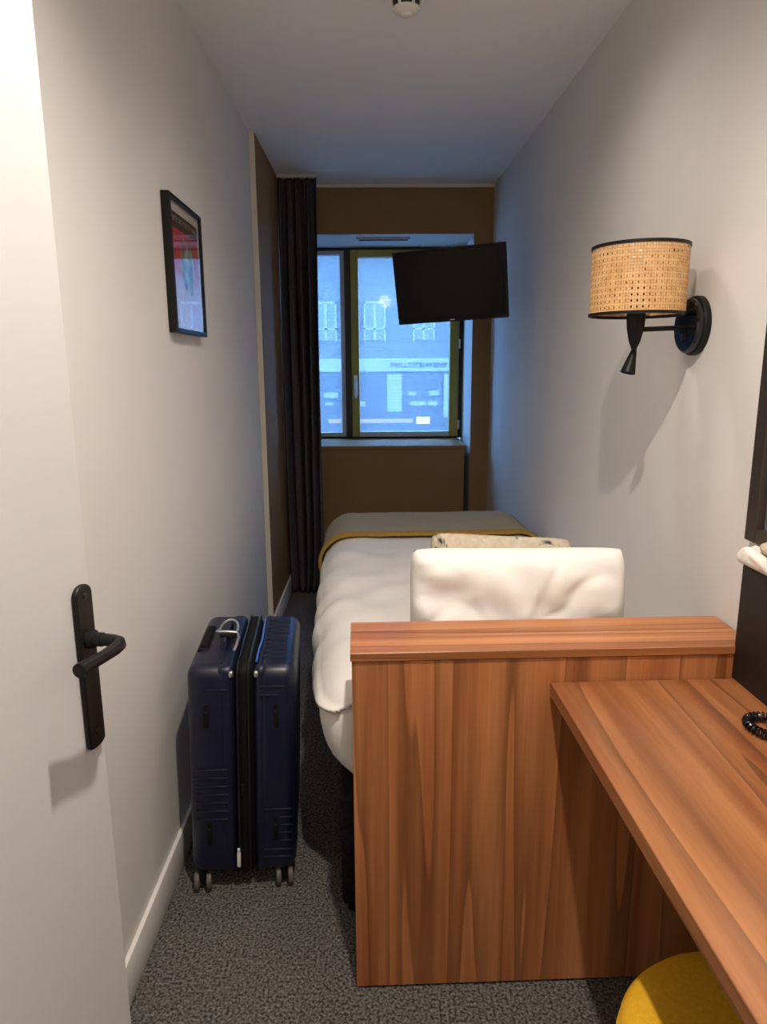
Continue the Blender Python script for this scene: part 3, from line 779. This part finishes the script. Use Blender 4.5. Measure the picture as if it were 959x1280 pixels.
# ------------------------------------------------------------------ the street outside
G = -2.7
f = B(); f.box(-14, 16, 5.4, 24, G-.2, G)
struct(f.build('ground', M['asphalt'], smooth=False), 'street surface outside between the two buildings', 'street')
bd = empty('street_building', (0, 24, G)); tag(bd, 'pale stone building across the street seen through the blind', 'building')
b = B(); b.box(-12, 14, 0, 6, 0, 13); b.build('wall', M['stone'], bd, smooth=False)
b = B(); b.box(-12, 14, -.20, 0, 8.6, 8.8).box(-12, 14, -.10, 0, 3.95, 4.38)
b.build('cornice', M['whitetrim'], bd, smooth=False)
for x in (-3.26, -1.62, .02, 1.66, 3.30, 4.94):
    for z, h in ((4.98, 1.2), (9.0, 1.9)):
        w = B(); w.box(x-.34, x+.34, -.03, .02, z, z+h); wo = w.build('window', M['darkglass'], bd, smooth=False)
        w = B()
        w.box(x-.37, x-.31, -.07, -.03, z-.05, z+h+.05).box(x+.31, x+.37, -.07, -.03, z-.05, z+h+.05).box(x-.045, x+.045, -.07, -.03, z, z+h).box(x-.37, x+.37, -.07, -.03, z+h*.28, z+h*.28+.06)
        w.box(x-.37, x+.37, -.07, -.03, z+h-.02, z+h+.06)
        w.build('window_frame', M['whitetrim'], wo, smooth=False)
b = B(); b.box(-12, 14, -.05, 0, .0, 3.90); b.build('shopfront', M['shopgrey'], bd, smooth=False)
for (x0, x1, z0, z1) in ((.42, .92, 2.6, 3.85), (-2.55, -2.2, 2.4, 3.85), (2.35, 2.75, 2.4, 3.85)):
    b = B(); b.box(x0, x1, -.09, -.05, z0, z1); b.build('pilaster', M['whitetrim'], bd, smooth=False)
for (x0, x1, z0, z1) in ((1.12, 1.42, 3.14, 3.28), (1.85, 2.2, 3.14, 3.30), (1.2, 1.72, 2.80, 2.95), (1.8, 2.15, 2.80, 2.95), (-1.72, -1.25, 3.08, 3.26), (-1.7, -1.42, 2.82, 2.92), (-.5, -.32, 2.78, 2.95)):
    b = B(); b.box(x0, x1, -.08, -.05, z0, z1); b.build('shop_display', M['whitetrim'], bd, smooth=False)
b = B(); b.box(-.5, 1.30, -.10, -.05, 2.22, 2.36); b.build('lit_window_strip', M['litshop'], bd, smooth=False)
b = B(); b.box(-1.6, -1.15, -.10, -.05, 2.22, 2.36); b.build('lit_window_strip', M['litshop'], bd, smooth=False)
b = B(); b.box(1.42, 1.88, -.12, -.06, 2.18, 2.42); tag(b.build('lit_panel', M['litsign'], bd, smooth=False), 'small bright lit panel in the shopfront')
# illegible sign lettering above the shop
b = B(); random.seed(11); x = .55
while x < 2.45:
    w = random.uniform(.06, .11); h = .17
    b.box(x, x+.03, -.13, -.10, 4.08, 4.08+h); b.box(x, x+w, -.13, -.10, 4.08+random.choice((0, h*.5, h-.03)), 4.08+random.choice((.04, h*.5+.03, h)))
    x += w+.04
b.build('sign_lettering', M['shopgrey'], bd, smooth=False)

# ------------------------------------------------------------------ light
w = bpy.data.worlds.new('dusk sky'); SC.world = w; w.use_nodes = True
bg = w.node_tree.nodes['Background']; bg.inputs['Color'].default_value = (.20, .48, 1.05, 1); bg.inputs['Strength'].default_value = 15.5

def downlight(name, x, y, e, label, soft=.022):
    l = bpy.data.lights.new(name, 'SPOT'); l.energy = e; l.color = (1.0, .89, .785); l.shadow_soft_size = soft
    l.spot_size = math.radians(154); l.spot_blend = 1.0
    o = bpy.data.objects.new(name, l); COL.objects.link(o); o.location = (x, y, HC-.035)
    tag(o, label, 'downlight')
    return o
downlight('ceiling_downlight', .11, .75, 110, 'recessed warm ceiling downlight above the doorway end of the room')
downlight('ceiling_downlight', .24, 2.02, 20, 'recessed warm ceiling downlight between the detector and the desk', .10)  # unseen second downlight, guessed in to supply the remaining light

def add_fill_lamp():  # added unseen lamp, warm fill from behind the viewer
    t = empty('fill_lamp', (.16, -.72, HC)); tag(t, 'added fill lamp at the ceiling, unseen behind the viewer', 'lamp')
    b = B(); b.lathe([(0, -.0005), (.06, -.0005), (.06, -.02), (0, -.02)], 32); b.build('mount', M['plastic'], t)
    l = bpy.data.lights.new('fill_lamp_light', 'POINT'); l.energy = FILL; l.color = (1.0, .89, .785); l.shadow_soft_size = .09
    o = bpy.data.objects.new('fill_lamp_light', l); link(o, t); o.location = (0, 0, -.13)
FILL = 10
add_fill_lamp()

# ------------------------------------------------------------------ camera
def cam():
    p, yaw, roll, fpx = .207, .0114, .0059, 866.9
    cy, sy, cp, sp = math.cos(yaw), math.sin(yaw), math.cos(p), math.sin(p)
    fwd = Vector((sy*cp, cy*cp, -sp)); right = Vector((cy, -sy, 0)); down = fwd.cross(right)
    c, s = math.cos(roll), math.sin(roll)
    r2 = c*right+s*down; d2 = -s*right+c*down
    cd_ = bpy.data.cameras.new('camera'); cd_.sensor_fit = 'VERTICAL'; cd_.sensor_height = 36; cd_.lens = fpx*36/1280; cd_.clip_start = .02
    o = bpy.data.objects.new('camera', cd_); COL.objects.link(o)
    m = Matrix.Identity(4)
    for i in range(3): m[i][0] = r2[i]; m[i][1] = -d2[i]; m[i][2] = -fwd[i]
    m[2][3] = 1.42
    o.matrix_world = m
    SC.camera = o
cam()
SC.view_settings.view_transform = 'Standard'; SC.view_settings.look = 'None'
SC.view_settings.exposure = 0.10; SC.view_settings.gamma = 1
SC.view_settings.use_curve_mapping = False
